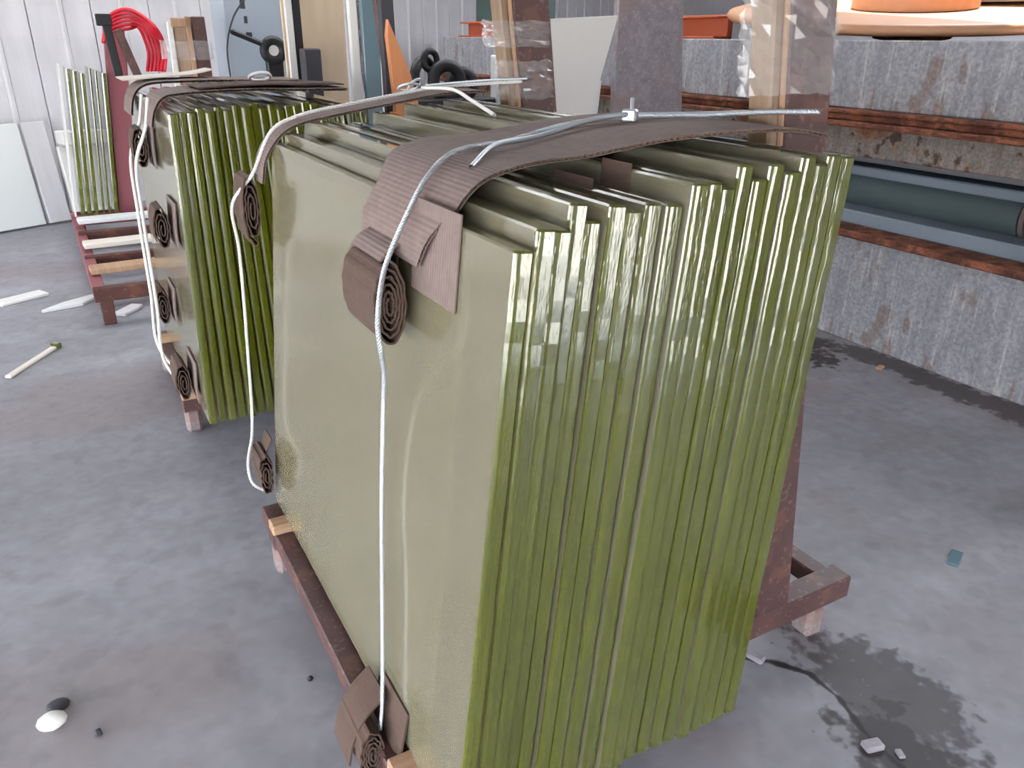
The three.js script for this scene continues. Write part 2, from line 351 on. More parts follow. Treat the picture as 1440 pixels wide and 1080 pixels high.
function rack(name, label, x0, z0, len, posts, lean, postXs, M1, slim) {
  const t = thing(name, label, 'rack', [x0, 0, z0]);
  // rails under the sheets, along the rack
  for (const [dx, n] of [[0.0, 'rail'], [0.62, 'rail'], [1.13, 'rail']]) mesh(n, beam([dx, 0.117, posts[0] - 0.02], [dx, 0.117, -len - 0.06], 0.05, 0.05), M1, t);
  for (const dz of posts) mesh('cross_beam', beam([-0.03, 0.118, dz], [1.17, 0.118, dz], 0.062, 0.06), M1, t);
  for (const dz of posts) { mesh('bearer', beam([-0.03, 0.155, dz + 0.02], [0.70, 0.155, dz + 0.02], 0.03, 0.05), M.woodPale, t); }
  posts.forEach((dz, n) => {
    const postX = postXs[n];
    const post = mesh('post', beam([postX, 0.14, dz], [postX - lean * 1.35, 1.49, dz], slim ? 0.05 : 0.105, slim ? 0.03 : 0.05), M1, t);
    const px = (y) => postX - lean * (y - 0.14);
    if (!slim) mesh('batten', beam([px(0.4) - 0.06, 0.4, dz + 0.014], [px(1.48) - 0.06, 1.48, dz + 0.014], 0.012, 0.026), M.woodPale, post);
    if (!slim) mesh('padding_board', beam([px(0.5) - 0.078, 0.5, dz], [px(1.48) - 0.078, 1.48, dz], 0.022, 0.05), M.woodGrey, post);
    for (const fx of [0.0, 1.07]) mesh('foot', at(slab(0.055, 0.092, 0.06, 0.012), fx, 0, dz), M.concrete, t);
  });
  return t;
}
const rackNear = rack('glass_rack', 'rusty brown steel rack carrying the near glass stack', 0.338, -0.79, 1.12, [-0.19, -1.06], 0.125, [0.905, 0.905], M.steelBrown);
mesh('plastic_wrap', wrapSleeve(1.075, 1.27, -0.98, 0.15, 0.06, 0.2, -0.125, 5).translate(-0.338, 0, 0.79), M.wrap, rackNear);
mesh('plastic_wrap', wrapSleeve(1.06, 1.33, -1.85, 0.15, 0.06, 0.06, -0.125, 15).translate(-0.338, 0, 0.79), M.wrap, rackNear);
mesh('plastic_wrap', wrapSleeve(1.085, 1.21, -1.85, 0.12, 0.06, 0.09, -0.125, 25).translate(-0.338, 0, 0.79), M.wrap, rackNear);
const rackFar = rack('glass_rack', 'steel rack under the far glass stack', 0.258, -2.52, 1.05, [-0.33, -0.98], 0.10, [0.955, 1.10], M.steelBrown, true);
mesh('plastic_wrap', wrapSleeve(1.25, 1.2, -3.5, 0.06, 0.04, 0.28, -0.10, 35).translate(-0.258, 0, 2.52), M.wrap, rackFar);

// ------------------------------------------------------------------ cardboard straps, pads and rolls
function ribbon(path, z0, z1, off, th) {       // solid strip: path of [x, y], z0/z1 functions of the index share, off(s, k) shift along the normal
  const n = path.length, P = [], I = [], uv = [];
  let len = 0;
  for (let k = 0; k < n; k++) {
    const a = path[Math.max(0, k - 1)], b = path[Math.min(n - 1, k + 1)], dx = b[0] - a[0], dy = b[1] - a[1], l = Math.hypot(dx, dy) || 1;
    const nx = -dy / l, ny = dx / l, s = k / (n - 1), o = typeof off === 'function' ? off(s, k) : off;
    if (k) len += Math.hypot(path[k][0] - path[k - 1][0], path[k][1] - path[k - 1][1]);
    for (const [h, z] of [[0, z0(s)], [0, z1(s)], [th, z1(s)], [th, z0(s)]]) { P.push(path[k][0] + nx * (o + h), path[k][1] + ny * (o + h), z); uv.push(len, z); }
  }
  for (let k = 0; k + 1 < n; k++) for (let c = 0; c < 4; c++) { const a = k * 4 + c, b = k * 4 + (c + 1) % 4; I.push(a, b, b + 4, a, b + 4, a + 4); }
  I.push(0, 2, 1, 0, 3, 2); const e = (n - 1) * 4; I.push(e, e + 1, e + 2, e, e + 2, e + 3);
  const g = new THREE.BufferGeometry(); g.setAttribute('position', new THREE.Float32BufferAttribute(P, 3)); g.setAttribute('uv', new THREE.Float32BufferAttribute(uv, 2)); g.setIndex(I);
  const u = g.toNonIndexed(); u.computeVertexNormals(); return u;
}
function resample(pts, step) {
  const c = new THREE.CatmullRomCurve3(pts.map((p) => V3(p[0], p[1], 0)), false, 'centripetal'), L = c.getLength(), n = Math.max(4, Math.round(L / step));
  return c.getSpacedPoints(n).map((p) => [p.x, p.y]);
}
function corrugated(o, pts, z0, z1, th = 0.006, wave = 0.009) {   // two liners and a fluted core
  const coarse = resample(pts, 0.012), fine = resample(pts, wave / 8);
  mesh('liner', ribbon(coarse, z0, z1, 0, 0.0008), M.card, o);
  mesh('liner', ribbon(coarse, z0, z1, th - 0.0008, 0.0008), M.card, o);
  mesh('flute', ribbon(fine, (s) => z0(s) + 0.002, (s) => z1(s) - 0.002, (s, k) => th / 2 - 0.0003 + (th / 2 - 0.0009) * Math.sin(k / 8 * Math.PI * 2), 0.0006), M.cardEdge, o);
}
const nearFaceX = (y) => 0.350 + (y - 0.172) * 0.1022;        // left face of the outermost near sheet
const farFaceX = (y) => 0.273 + (y - 0.172) * 0.0226;
const pw = (pts) => (s) => { for (let i = 0; i + 1 < pts.length; i++) if (s <= pts[i + 1][0]) return lerp(pts[i][1], pts[i + 1][1], (s - pts[i][0]) / (pts[i + 1][0] - pts[i][0])); return pts[pts.length - 1][1]; };
{
  const o = thing('cardboard_strap', 'wide corrugated cardboard strip bent over the near stack under the clipped cable', 'cardboard');
  const path = [[nearFaceX(1.045) - 0.010, 1.045], [nearFaceX(1.09) - 0.010, 1.09], [0.462, 1.136], [0.50, 1.168], [0.56, 1.183], [0.66, 1.192], [0.78, 1.214], [0.90, 1.224], [0.98, 1.224], [1.03, 1.215]];
  corrugated(o, path, pw([[0, -1.25], [0.14, -1.25], [0.22, -1.30], [0.32, -1.32], [0.5, -1.28], [1, -1.15]]), pw([[0, -1.03], [0.14, -0.96], [0.22, -0.965], [0.4, -0.975], [0.6, -0.93], [0.8, -0.885], [1, -0.845]]));
}
{
  const o = thing('cardboard_pad', 'flat cardboard square between the upper near roll and the glass face', 'cardboard');
  const g = [slab(0.004, 0.16, 0.16, 0.001), slab(0.004, 0.135, 0.15, 0.001)];
  at(g[0], nearFaceX(0.93) - 0.0075, 0.93, -1.20, 0, -0.102); at(g[1], nearFaceX(1.005) - 0.003, 1.005, -0.995, 0, -0.102);
  mesh('sheet', g[0], M.card, o); mesh('sheet', g[1], M.card, o);
}
function scroll(o, cx, cy, zn, zf, rx, ry, turns = 4.2, mat = M.cardDark, crush = 0.12) {
  const path = [], n = Math.round(turns * 44);
  for (let k = 0; k <= n; k++) {
    const a = k / 44 * Math.PI * 2, r = 0.16 + 0.84 * k / n, w = 1 + crush * 0.35 * Math.sin(a * 9.3 + k * 0.05) * 0.4 + crush * 0.5 * Math.sin(a * 2 + 1);
    path.push([cx + Math.cos(a + 1.2) * rx * r * w, cy + Math.sin(a + 1.2) * ry * r * w]);
  }
  mesh('coil', ribbon(path, () => zf, () => zn, (s, k) => 0.0007 * Math.sin(k * 1.6), Math.min(rx, ry) * 0.11), mat, o);
}
function flap(o, pts, z0, z1, th = 0.003, mat = M.card) { mesh('flap', ribbon(resample(pts, 0.01), () => z0, () => z1, 0, th), mat, o); }
{
  let o = thing('cardboard_roll', 'rolled cardboard bundle under the cable high on the near glass face', 'cardboard roll');
  scroll(o, nearFaceX(0.985) - 0.044, 0.985, -1.055, -1.20, 0.030, 0.064, 5);
  flap(o, [[0.425, 1.068], [0.40, 1.055], [0.378, 1.02], [0.366, 0.98]], -1.22, -1.09);
  o = thing('cardboard_roll', 'crumpled cardboard roll at the far upper corner of the near stack', 'cardboard roll');
  scroll(o, nearFaceX(0.965) - 0.042, 0.965, -1.965, -2.07, 0.028, 0.078, 3.6, M.cardDark, 0.3);
  o = thing('cardboard_roll', 'cardboard roll at the near foot of the near glass face, end of the cable', 'cardboard roll');
  scroll(o, nearFaceX(0.14) - 0.048, 0.135, -1.03, -1.15, 0.03, 0.052, 4.5, M.cardDark, 0.3);
  flap(o, [[nearFaceX(0.26) - 0.02, 0.235], [nearFaceX(0.2) - 0.055, 0.2], [nearFaceX(0.2) - 0.082, 0.15], [nearFaceX(0.1) - 0.083, 0.1]], -1.15, -1.06, 0.004, M.cardDark);
  flap(o, [[nearFaceX(0.25) - 0.004, 0.25], [nearFaceX(0.18) - 0.012, 0.18], [nearFaceX(0.12) - 0.018, 0.09]], -1.12, -0.985, 0.004, M.cardDark);
  o = thing('cardboard_roll', 'crumpled cardboard roll at the far lower corner of the near stack', 'cardboard roll');
  scroll(o, nearFaceX(0.27) - 0.032, 0.268, -1.90, -2.0, 0.026, 0.05, 3.2, M.cardDark, 0.5);
  flap(o, [[nearFaceX(0.36) - 0.012, 0.362], [nearFaceX(0.33) - 0.03, 0.32], [nearFaceX(0.28) - 0.05, 0.26]], -2.0, -1.93, 0.003, M.cardDark);
}
{
  const o = thing('cardboard_strap', 'narrow grey cardboard strip over the far end of the near stack, beside the knotted cable', 'cardboard');
  const path = [[nearFaceX(1.03) - 0.022, 1.03], [nearFaceX(1.08) - 0.016, 1.085], [0.462, 1.136], [0.50, 1.158], [0.58, 1.175], [0.72, 1.198], [0.88, 1.222], [0.97, 1.224]];
  corrugated(o, path, pw([[0, -2.0], [0.2, -2.0], [1, -1.98]]), pw([[0, -1.92], [0.2, -1.90], [0.5, -1.89], [1, -1.86]]));
}
// brown card spacers showing between the sheets under the strap
for (const [i, dz, w, h, word] of [[5, -0.93, 0.11, 0.05, 'shortest'], [7, -0.92, 0.10, 0.075, 'middle'], [9, -0.89, 0.07, 0.07, 'tallest']]) {
  const xt = 0.451 + 0.02703 * i - 0.0024, [ty] = nearTops[i];
  tag(mesh('card_spacer', at(slab(0.0018, h, w, 0.0003), xt + 0.0008, ty - 0.062, dz - 0.04, 0, -0.08), M.cardDark), word + ' of the brown card spacers between sheets under the wide strap', 'card spacer', 'card spacers');
}

// ------------------------------------------------------------------ steel cables
function rope(pts, r, strands = 4, pitch = 0.022) {
  const c = new THREE.CatmullRomCurve3(pts.map((p) => V3(...p)), false, 'centripetal'), L = c.getLength(), n = Math.round(L / pitch * 7);
  const list = [];
  for (let s = 0; s < strands; s++) {
    const q = [];
    for (let k = 0; k <= n; k++) {
      const u = k / n, p = c.getPointAt(u), t = c.getTangentAt(u), a = V3(0, 0, 1).cross(t); if (a.length() < 0.2) a.set(1, 0, 0).cross(t); a.normalize();
      const b = t.clone().cross(a), th = u * L / pitch * Math.PI * 2 + s / strands * Math.PI * 2;
      q.push(p.addScaledVector(a, Math.cos(th) * r * 0.55).addScaledVector(b, Math.sin(th) * r * 0.55));
    }
    list.push(new THREE.TubeGeometry(new THREE.CatmullRomCurve3(q), n, r * 0.5, 5));
  }
  return list;
}
const tube = (pts, r, seg = 40, rad = 7) => new THREE.TubeGeometry(new THREE.CatmullRomCurve3(pts.map((p) => V3(...p)), false, 'centripetal'), seg, r, rad);
{
  const o = thing('steel_cable', 'twisted steel cable running down the near glass face and over the wide strap', 'cable');
  mesh('strands', rope([[0.322, 0.17, -1.05], [0.332, 0.22, -1.059], [0.355, 0.44, -1.084], [0.376, 0.62, -1.112], [0.385, 0.80, -1.10], [0.376, 0.88, -1.06], [0.362, 0.93, -1.03], [0.360, 0.965, -1.03], [0.366, 1.0, -1.035], [0.386, 1.045, -1.055], [0.425, 1.115, -1.06], [0.462, 1.160, -1.075], [0.52, 1.191, -1.105], [0.64, 1.200, -1.14], [0.75, 1.222, -1.135], [0.84, 1.234, -1.085], [0.94, 1.238, -1.02], [1.01, 1.246, -0.95], [1.05, 1.25, -0.885]], 0.0042), M.cable, o);
  mesh('tail', tube([[0.515, 1.181, -1.03], [0.58, 1.202, -1.08], [0.675, 1.208, -1.11], [0.77, 1.230, -1.105], [0.83, 1.238, -1.085]], 0.0042), M.cable, o);
  mesh('tail', tube([[0.84, 1.236, -1.095], [0.90, 1.236, -1.085], [0.95, 1.238, -1.05], [1.0, 1.244, -0.985]], 0.003), M.cable, o);
  mesh('clip', [at(slab(0.014, 0.02, 0.026, 0.003), 0.835, 1.226, -1.085, 0.5), tube([[0.835, 1.23, -1.078], [0.838, 1.252, -1.085], [0.842, 1.262, -1.09]], 0.0035, 8)], M.cable, o);
}
{
  const o = thing('steel_cable', 'pale cable with a loop knot over the far end of the near stack', 'cable');
  mesh('strands', rope([[nearFaceX(0.22) - 0.02, 0.20, -1.935], [nearFaceX(0.24) - 0.06, 0.235, -1.94], [nearFaceX(0.27) - 0.068, 0.29, -1.95], [nearFaceX(0.34) - 0.045, 0.36, -2.0], [nearFaceX(0.6) - 0.05, 0.6, -2.02], [nearFaceX(0.85) - 0.062, 0.86, -2.03], [nearFaceX(0.97) - 0.078, 0.97, -2.02], [nearFaceX(1.04) - 0.04, 1.05, -1.96], [0.452, 1.150, -1.94], [0.51, 1.178, -1.935], [0.66, 1.204, -1.94], [0.86, 1.234, -1.93], [0.96, 1.244, -1.88], [1.02, 1.255, -1.76]], 0.0042, 3, 0.03), M.cord, o);
  mesh('loop', [new THREE.TorusGeometry(0.026, 0.0035, 6, 22).rotateX(1.2).translate(0.80, 1.236, -1.945), new THREE.TorusGeometry(0.020, 0.0035, 6, 22).rotateX(0.7).rotateY(0.5).translate(0.815, 1.24, -1.94)], M.cable, o);
  mesh('tail', tube([[0.83, 1.235, -1.93], [0.85, 1.238, -1.80], [0.83, 1.222, -1.65], [0.805, 1.205, -1.5]], 0.0042), M.cord, o);
  mesh('tail', tube([[0.84, 1.24, -1.93], [0.95, 1.252, -1.86], [1.03, 1.262, -1.75]], 0.003), M.cable, o);
}

// ------------------------------------------------------------------ far stack: straps, rolls, cords
{
  let o = thing('cardboard_strap', 'broad grey-brown cardboard strip across the top of the far stack', 'cardboard');
  corrugated(o, [[0.275, 1.09], [0.29, 1.14], [0.315, 1.172], [0.36, 1.182], [0.55, 1.19], [0.75, 1.186], [0.9, 1.184]], pw([[0, -2.98], [1, -2.96]]), pw([[0, -2.70], [0.3, -2.68], [1, -2.72]]), 0.008, 0.016);
  o = thing('cardboard_strap', 'rear cardboard strip on the far stack under a pale card', 'cardboard');
  corrugated(o, [[0.272, 1.08], [0.288, 1.14], [0.32, 1.176], [0.5, 1.19], [0.75, 1.188], [0.9, 1.186]], () => -3.55, () => -3.28, 0.008, 0.016);
  tag(mesh('pale_card', ribbon(resample([[0.262, 1.196], [0.40, 1.204], [0.52, 1.212], [0.60, 1.226]], 0.02), () => -3.62, (s) => -3.34 - 0.1 * s, 0, 0.004), M.cardPale), 'pale stiff card lying loose on the rear of the far stack', 'card');
  tag(mesh('grey_card', ribbon(resample([[0.42, 1.2], [0.6, 1.206], [0.8, 1.203], [0.9, 1.2]], 0.02), () => -2.94, (s) => -2.70 - 0.06 * s, 0, 0.004), M.cardDark), 'torn grey-brown card lying on the broad strip of the far stack', 'card');
  const rolls = [[1.005, -2.92, -3.05, 'upper rear'], [0.80, -2.62, -2.74, 'upper front'], [0.44, -2.98, -3.1, 'lower rear'], [0.265, -2.66, -2.8, 'lower front']];
  for (const [y, zn, zf, w] of rolls) {
    o = thing('cardboard_roll', w + ' cardboard roll on the pale face of the far stack', 'cardboard roll', undefined, 0, 'cardboard rolls on the far stack');
    scroll(o, farFaceX(y) - 0.044, y, zn, zf, 0.03, 0.066, 3.4, M.cardDark, 0.25);
    flap(o, [[farFaceX(y) - 0.004, y + 0.085], [farFaceX(y) - 0.012, y], [farFaceX(y) - 0.012, y - 0.06]], zf, zn + 0.05, 0.004, M.card);
  }
  const cord = (z, w) => tag(mesh('tie_rope', tube([[0.285, 1.17, z], [farFaceX(1.08) - 0.03, 1.08, z], [farFaceX(0.95) - 0.07, 0.98, z], [farFaceX(0.8) - 0.078, 0.8, z + 0.01], [farFaceX(0.5) - 0.078, 0.5, z + 0.01], [farFaceX(0.27) - 0.08, 0.3, z + 0.02], [farFaceX(0.2) - 0.02, 0.2, z + 0.12]], 0.0055, 60), M.cord), w + ' white cord tied down the pale face of the far stack', 'cord', 'cords on the far stack');
  cord(-2.83, 'front'); cord(-3.0, 'rear');
  tag(mesh('cord_loop', [new THREE.TorusGeometry(0.035, 0.006, 6, 20).rotateX(1.15).translate(0.66, 1.222, -2.93)], M.cord), 'pale loop of cord on top of the far stack', 'cord');
}

// ------------------------------------------------------------------ big rusty machine on the right
{
  const X = 3.23, t = thing('grinding_machine', 'long weathered blue-grey machine bed with rusty ledges along the right', 'machine', [X, 0, -3.4]);
  const zN = 4.6, zF = -3.6, len = zN - zF, zc = (zN + zF) / 2;
  const B = (n, x0, x1, y0, y1, m, z0 = zF, z1 = zN, ch = 0.006) => mesh(n, at(slab(x1 - x0, y1 - y0, z1 - z0, ch), (x0 + x1) / 2, y0, (z0 + z1) / 2), m, t);
  B('lower_panel', 0, 1.6, 0, 0.50, M.panel);
  B('lower_ledge', -0.035, 0.22, 0.50, 0.535, M.rust);
  B('recess_back', 0.5, 1.5, 0.535, 0.86, M.panelDark);
  B('channel_base', 0.10, 0.40, 0.535, 0.60, M.panelDark, zF, 1.75);
  B('recess_roof', 0.10, 1.5, 0.83, 0.865, M.hollow);
  B('upper_rail', 0.16, 0.3, 0.755, 0.80, M.panelDark, zF, 1.75);
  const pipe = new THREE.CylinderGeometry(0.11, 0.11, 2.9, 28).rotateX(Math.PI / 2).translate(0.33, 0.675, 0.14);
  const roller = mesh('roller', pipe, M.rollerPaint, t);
  mesh('roller_cap', new THREE.CylinderGeometry(0.105, 0.105, 0.02, 28).rotateX(Math.PI / 2).translate(0.33, 0.675, 1.605), M.concrete, roller);
  B('end_block', 0.02, 0.5, 0.535, 0.80, M.panel, 1.78, zN);
  B('upper_apron', 0.0, 1.6, 0.865, 0.995, M.rustPanel);
  B('upper_ledge', -0.07, 1.5, 0.995, 1.02, M.rust);
  B('upper_ledge', -0.03, 1.5, 1.02, 1.05, M.rust);
  B('upper_ledge', -0.05, 1.5, 1.05, 1.07, M.rust);
  B('upper_panel', 0.0, 1.6, 1.07, 1.358, M.panel);
  B('joint_plate', -0.012, 0.0, 1.07, 1.20, M.rustPanel, 0.52, 0.72);
  const ob = thing('orange_beam', 'orange painted channel beam along the machine top behind the wrapped post', 'beam', [X, 1.358, -3.4]);
  mesh('web', at(slab(0.04, 0.11, 3.3, 0.003), 0.25, 0, -1.9), M.orange, ob);
  mesh('flange', at(slab(0.12, 0.014, 3.3, 0.003), 0.21, 0.11, -1.9), M.orange, ob);
  mesh('flange', at(slab(0.14, 0.014, 3.3, 0.003), 0.20, 0, -1.9), M.orange, ob);
}
{
  const t = thing('turntable', 'large copper-coloured grinding disc lit by warm sun on the machine', 'turntable', [4.22, 1.475, -3.02]);
  const pr = (pts, seg = 72) => new THREE.LatheGeometry(pts.map((p) => new THREE.Vector2(...p)), seg);
  const disc = mesh('disc', pr([[0, 0], [0.94, 0], [0.985, 0.012], [1.0, 0.03], [0.985, 0.05], [0.96, 0.056], [0, 0.056]]), M.copper, t);
  const hub = mesh('hub', pr([[0, 0.056], [0.30, 0.056], [0.31, 0.062], [0.31, 0.115], [0.30, 0.122], [0.12, 0.125], [0, 0.125]], 48).translate(-0.1, 0, 0.05), M.copper, t);
  mesh('spindle', pr([[0, 0.12], [0.06, 0.12], [0.06, 0.3], [0.05, 0.32], [0, 0.32]], 24).translate(-0.1, 0, 0.05), M.copper, hub);
  mesh('pedestal', pr([[0, -0.1], [0.2, -0.1], [0.2, 0], [0, 0]], 40), M.rust, t);
  t.quaternion.setFromUnitVectors(V3(0, 1, 0), V3(-0.81 * 0.11, 1, 0.59 * 0.11).normalize());
  tag(mesh('bright_patch_block', at(slab(0.7, 0.16, 0.5, 0.01), 4.75, 1.58, -2.9, 0.4, 0.09), M.cardPale), 'added cream block standing in for the bright lit patch behind the disc', 'slab');  // added block in place of a brightly lit surface farther back
}

// ------------------------------------------------------------------ boards standing behind the near stack
function poly(pts, d, bevel = 0.003) {
  const s = new THREE.Shape(pts.map((p) => new THREE.Vector2(...p)));
  return boxUV(new THREE.ExtrudeGeometry(s, { depth: d, bevelEnabled: true, bevelThickness: bevel, bevelSize: bevel, bevelSegments: 1 }));
}
tag(mesh('white_board', poly([[1.44, 0.003], [1.63, 0.003], [1.63, 0.55], [1.795, 1.077], [1.902, 1.428], [1.588, 1.411], [1.518, 1.20], [1.53, 1.18], [1.518, 1.15]], 0.014).translate(0, 0, -2.6), M.white), 'chipped white stone offcut standing tilted before the grey board', 'board');
tag(mesh('white_strip', poly([[1.72, 0.003], [1.78, 0.003], [1.895, 1.20], [1.86, 1.21], [1.835, 1.08]], 0.02).translate(0, 0, -2.68), M.foam), 'narrow white strip behind the chipped white offcut', 'strip');
tag(mesh('grey_board', poly([[2.16, 0.003], [2.62, 0.003], [2.454, 1.62], [2.127, 1.62]], 0.03).translate(0, 0, -2.92), M.speck), 'tall speckled grey slab upright between white offcut and machine', 'board');

// ------------------------------------------------------------------ clutter along the back
{
  let t = thing('light_blue_cabinet', 'light blue-grey cabinet with dark marks by the back wall', 'cabinet', [1.3, 0, -5.6]);
  const body = mesh('body', at(slab(0.52, 1.75, 0.4, 0.01), 0, 0, 0), M.blueGrey, t);
  for (const [x, y, w, h] of [[-0.14, 1.50, 0.03, 0.05], [-0.13, 1.42, 0.02, 0.04], [-0.12, 1.34, 0.035, 0.03]]) mesh('mark', at(slab(w, h, 0.004, 0.001), x, y, 0.201), M.blackGrey, body);
  t = thing('hand_tool', 'black round motor tool with a long handle in front of the pale cabinet', 'tool', [1.27, 1.27, -5.2]);
  const housing = mesh('housing', new THREE.TorusGeometry(0.055, 0.028, 10, 26), M.black, t);
  mesh('dial', [new THREE.CylinderGeometry(0.05, 0.05, 0.02, 24).rotateX(Math.PI / 2)], M.cord, housing);
  mesh('handle', beam([-0.05, 0.03, 0], [-0.24, 0.105, 0], 0.03, 0.03, 0.01), M.black, t);
  mesh('bracket', at(slab(0.10, 0.115, 0.05, 0.01), 0.0, -0.17, -0.01), M.black, t);
  mesh('stand', at(slab(0.05, 1.13, 0.05, 0.006), 0.0, -1.27, -0.02), M.blackGrey, t);
  tag(mesh('looped_wire', tube([[0.99, 0.9, -5.05], [0.97, 1.15, -5.05], [0.975, 1.3, -5.05], [1.03, 1.45, -5.05], [1.11, 1.55, -5.05]], 0.005), M.blackGrey), 'thin dark wire curving up beside the pale cabinet', 'wire');
  t = thing('framed_panel', 'narrow dark panel with a white edge strip standing upright', 'panel', [1.17, 0, -4.32]);
  mesh('edge_strip', at(slab(0.035, 1.62, 0.03, 0.003), -0.022, 0, 0), M.white, t);
  mesh('dark_panel', at(slab(0.04, 1.62, 0.02, 0.003), 0.02, 0, -0.01), M.black, t);
  tag(mesh('tan_board', at(slab(0.33, 1.64, 0.02, 0.003), 1.31, 0, -4.45), M.tan), 'tall tan plywood board standing upright behind the far stack', 'board');
  tag(mesh('dark_box', at(slab(0.085, 1.295, 0.09, 0.006), 1.20, 0, -4.18), M.blackGrey), 'slim dark grey box before the tan board', 'box');
  tag(mesh('white_batten', at(slab(0.035, 1.6, 0.03, 0.003), 1.185, 0, -3.42, 0, 0.01), M.white), 'pale upright batten between the tan board and the wrapped post', 'batten');
  tag(mesh('glass_strip', at(slab(0.07, 1.6, 0.03, 0.003), 1.235, 0, -3.40), M.blueGlass), 'blue-green glass strip standing upright behind the far stack', 'glass strip');
  tag(mesh('orange_plank', poly([[1.00, 0.003], [1.19, 0.003], [1.133, 1.144], [1.108, 1.238], [1.04, 1.40], [1.035, 1.355], [1.053, 1.144]], 0.02).translate(0, 0, -2.7), M.woodOrange), 'orange-brown wooden plank tapering upward behind the far stack', 'plank');
  tag(mesh('dark_plank', at(slab(0.05, 1.56, 0.03, 0.004), 1.10, 0, -2.78, 0, 0.02), M.blackGrey), 'dark grey upright bar behind the orange plank', 'bar');
  t = thing('black_hose_bundle', 'coiled black hoses heaped beside the wrapped wooden post', 'hose', [2.0, 0, -4.5]);
  mesh('crate', at(slab(0.55, 1.03, 0.35, 0.01), 0.06, 0, 0), M.black, t);
  mesh('coil', new THREE.TorusGeometry(0.085, 0.035, 10, 30).translate(0.05, 1.12, 0.1), M.black, t);
  mesh('coil', new THREE.TorusGeometry(0.10, 0.03, 10, 30).rotateY(0.6).translate(-0.06, 1.13, 0.02), M.black, t);
  mesh('coil', new THREE.TorusGeometry(0.07, 0.03, 10, 30).rotateY(-0.4).translate(0.17, 1.10, 0.05), M.blackGrey, t);
  mesh('coil', new THREE.TorusGeometry(0.05, 0.018, 10, 30).rotateY(0.3).translate(-0.03, 1.23, 0.05), M.black, t);
  tag(mesh('white_block', at(slab(0.075, 1.26, 0.08, 0.008), 2.40, 0, -4.42), M.foam), 'upright white block beside the black hoses', 'block');
  tag(mesh('green_cabinet', at(slab(0.75, 1.9, 0.4, 0.01), 4.55, 0, -8.0), M.greenDark), 'dark green cabinet far behind the white offcut', 'cabinet');
}
{ // low rusty rack on the left with upright glass
  const t = thing('low_rack', 'low rust-red steel rack receding on the left', 'rack', [0.06, 0, -4.3]);
  mesh('rail', beam([0, 0.155, 0], [-0.02, 0.125, -2.2], 0.05, 0.06), M.steelRed, t);
  mesh('rail', beam([0.53, 0.155, 0], [0.53, 0.125, -2.2], 0.05, 0.06), M.steelRed, t);
  mesh('cross_beam', beam([-0.03, 0.155, 0], [0.57, 0.155, 0], 0.07, 0.05), M.rustLight, t);
  for (const z of [-0.75, -1.45]) mesh('cross_beam', beam([-0.03, 0.15, z], [0.57, 0.15, z], 0.06, 0.05), M.rustLight, t);
  mesh('cross_beam', beam([-0.05, 0.13, -2.15], [0.57, 0.13, -2.15], 0.09, 0.07), M.steelRed, t);
  for (const [x, z] of [[0.02, 0], [0.53, 0], [0, -2.15], [0.53, -2.15]]) mesh('foot', at(slab(0.06, 0.13, 0.06, 0.004), x, 0, z), M.rustLight, t);
  mesh('post', beam([0.33, 0.16, -2.15], [0.45, 1.42, -2.15], 0.13, 0.09), M.steelRed, t);
  for (const [z, y, m, w] of [[-0.35, 0.18, M.woodPale, 'nearest'], [-0.95, 0.185, M.cardPale, 'middle'], [-1.7, 0.185, M.foam, 'farthest']]) {
    tag(mesh('scrap_board', at(slab(0.56, 0.03, 0.12, 0.004), 0.32, y + 0.005, -4.3 + z, 0.06), m), w + ' pale scrap board laid across the low rack', 'board', 'scrap boards on the low rack');
  }
  const gl = [0.075, 0.115, 0.16, 0.215, 0.25, 0.29];
  gl.forEach((x, i) => {
    const o = mesh('green_glass', sheetGeometry(0.5, 0.98 - 0.015 * (i % 3), i === 3 || i === 4 ? 0.014 : 0.028, 0.4, 8), [M.glassFace, M.glassEdge]);
    o.position.set(x, 0.165, -6.36); o.rotation.z = -0.09;
    tag(o, ordinal[i] + ' green glass pane from the left on the small red rack', 'glass pane', 'panes on the small red rack');
  });
  tag(mesh('white_sheet_edge', at(slab(0.012, 1.0, 0.42, 0.002), 0.04, 0.165, -6.56, 0, -0.09), M.white), 'white sheet standing left of the panes on the red rack', 'sheet');
}
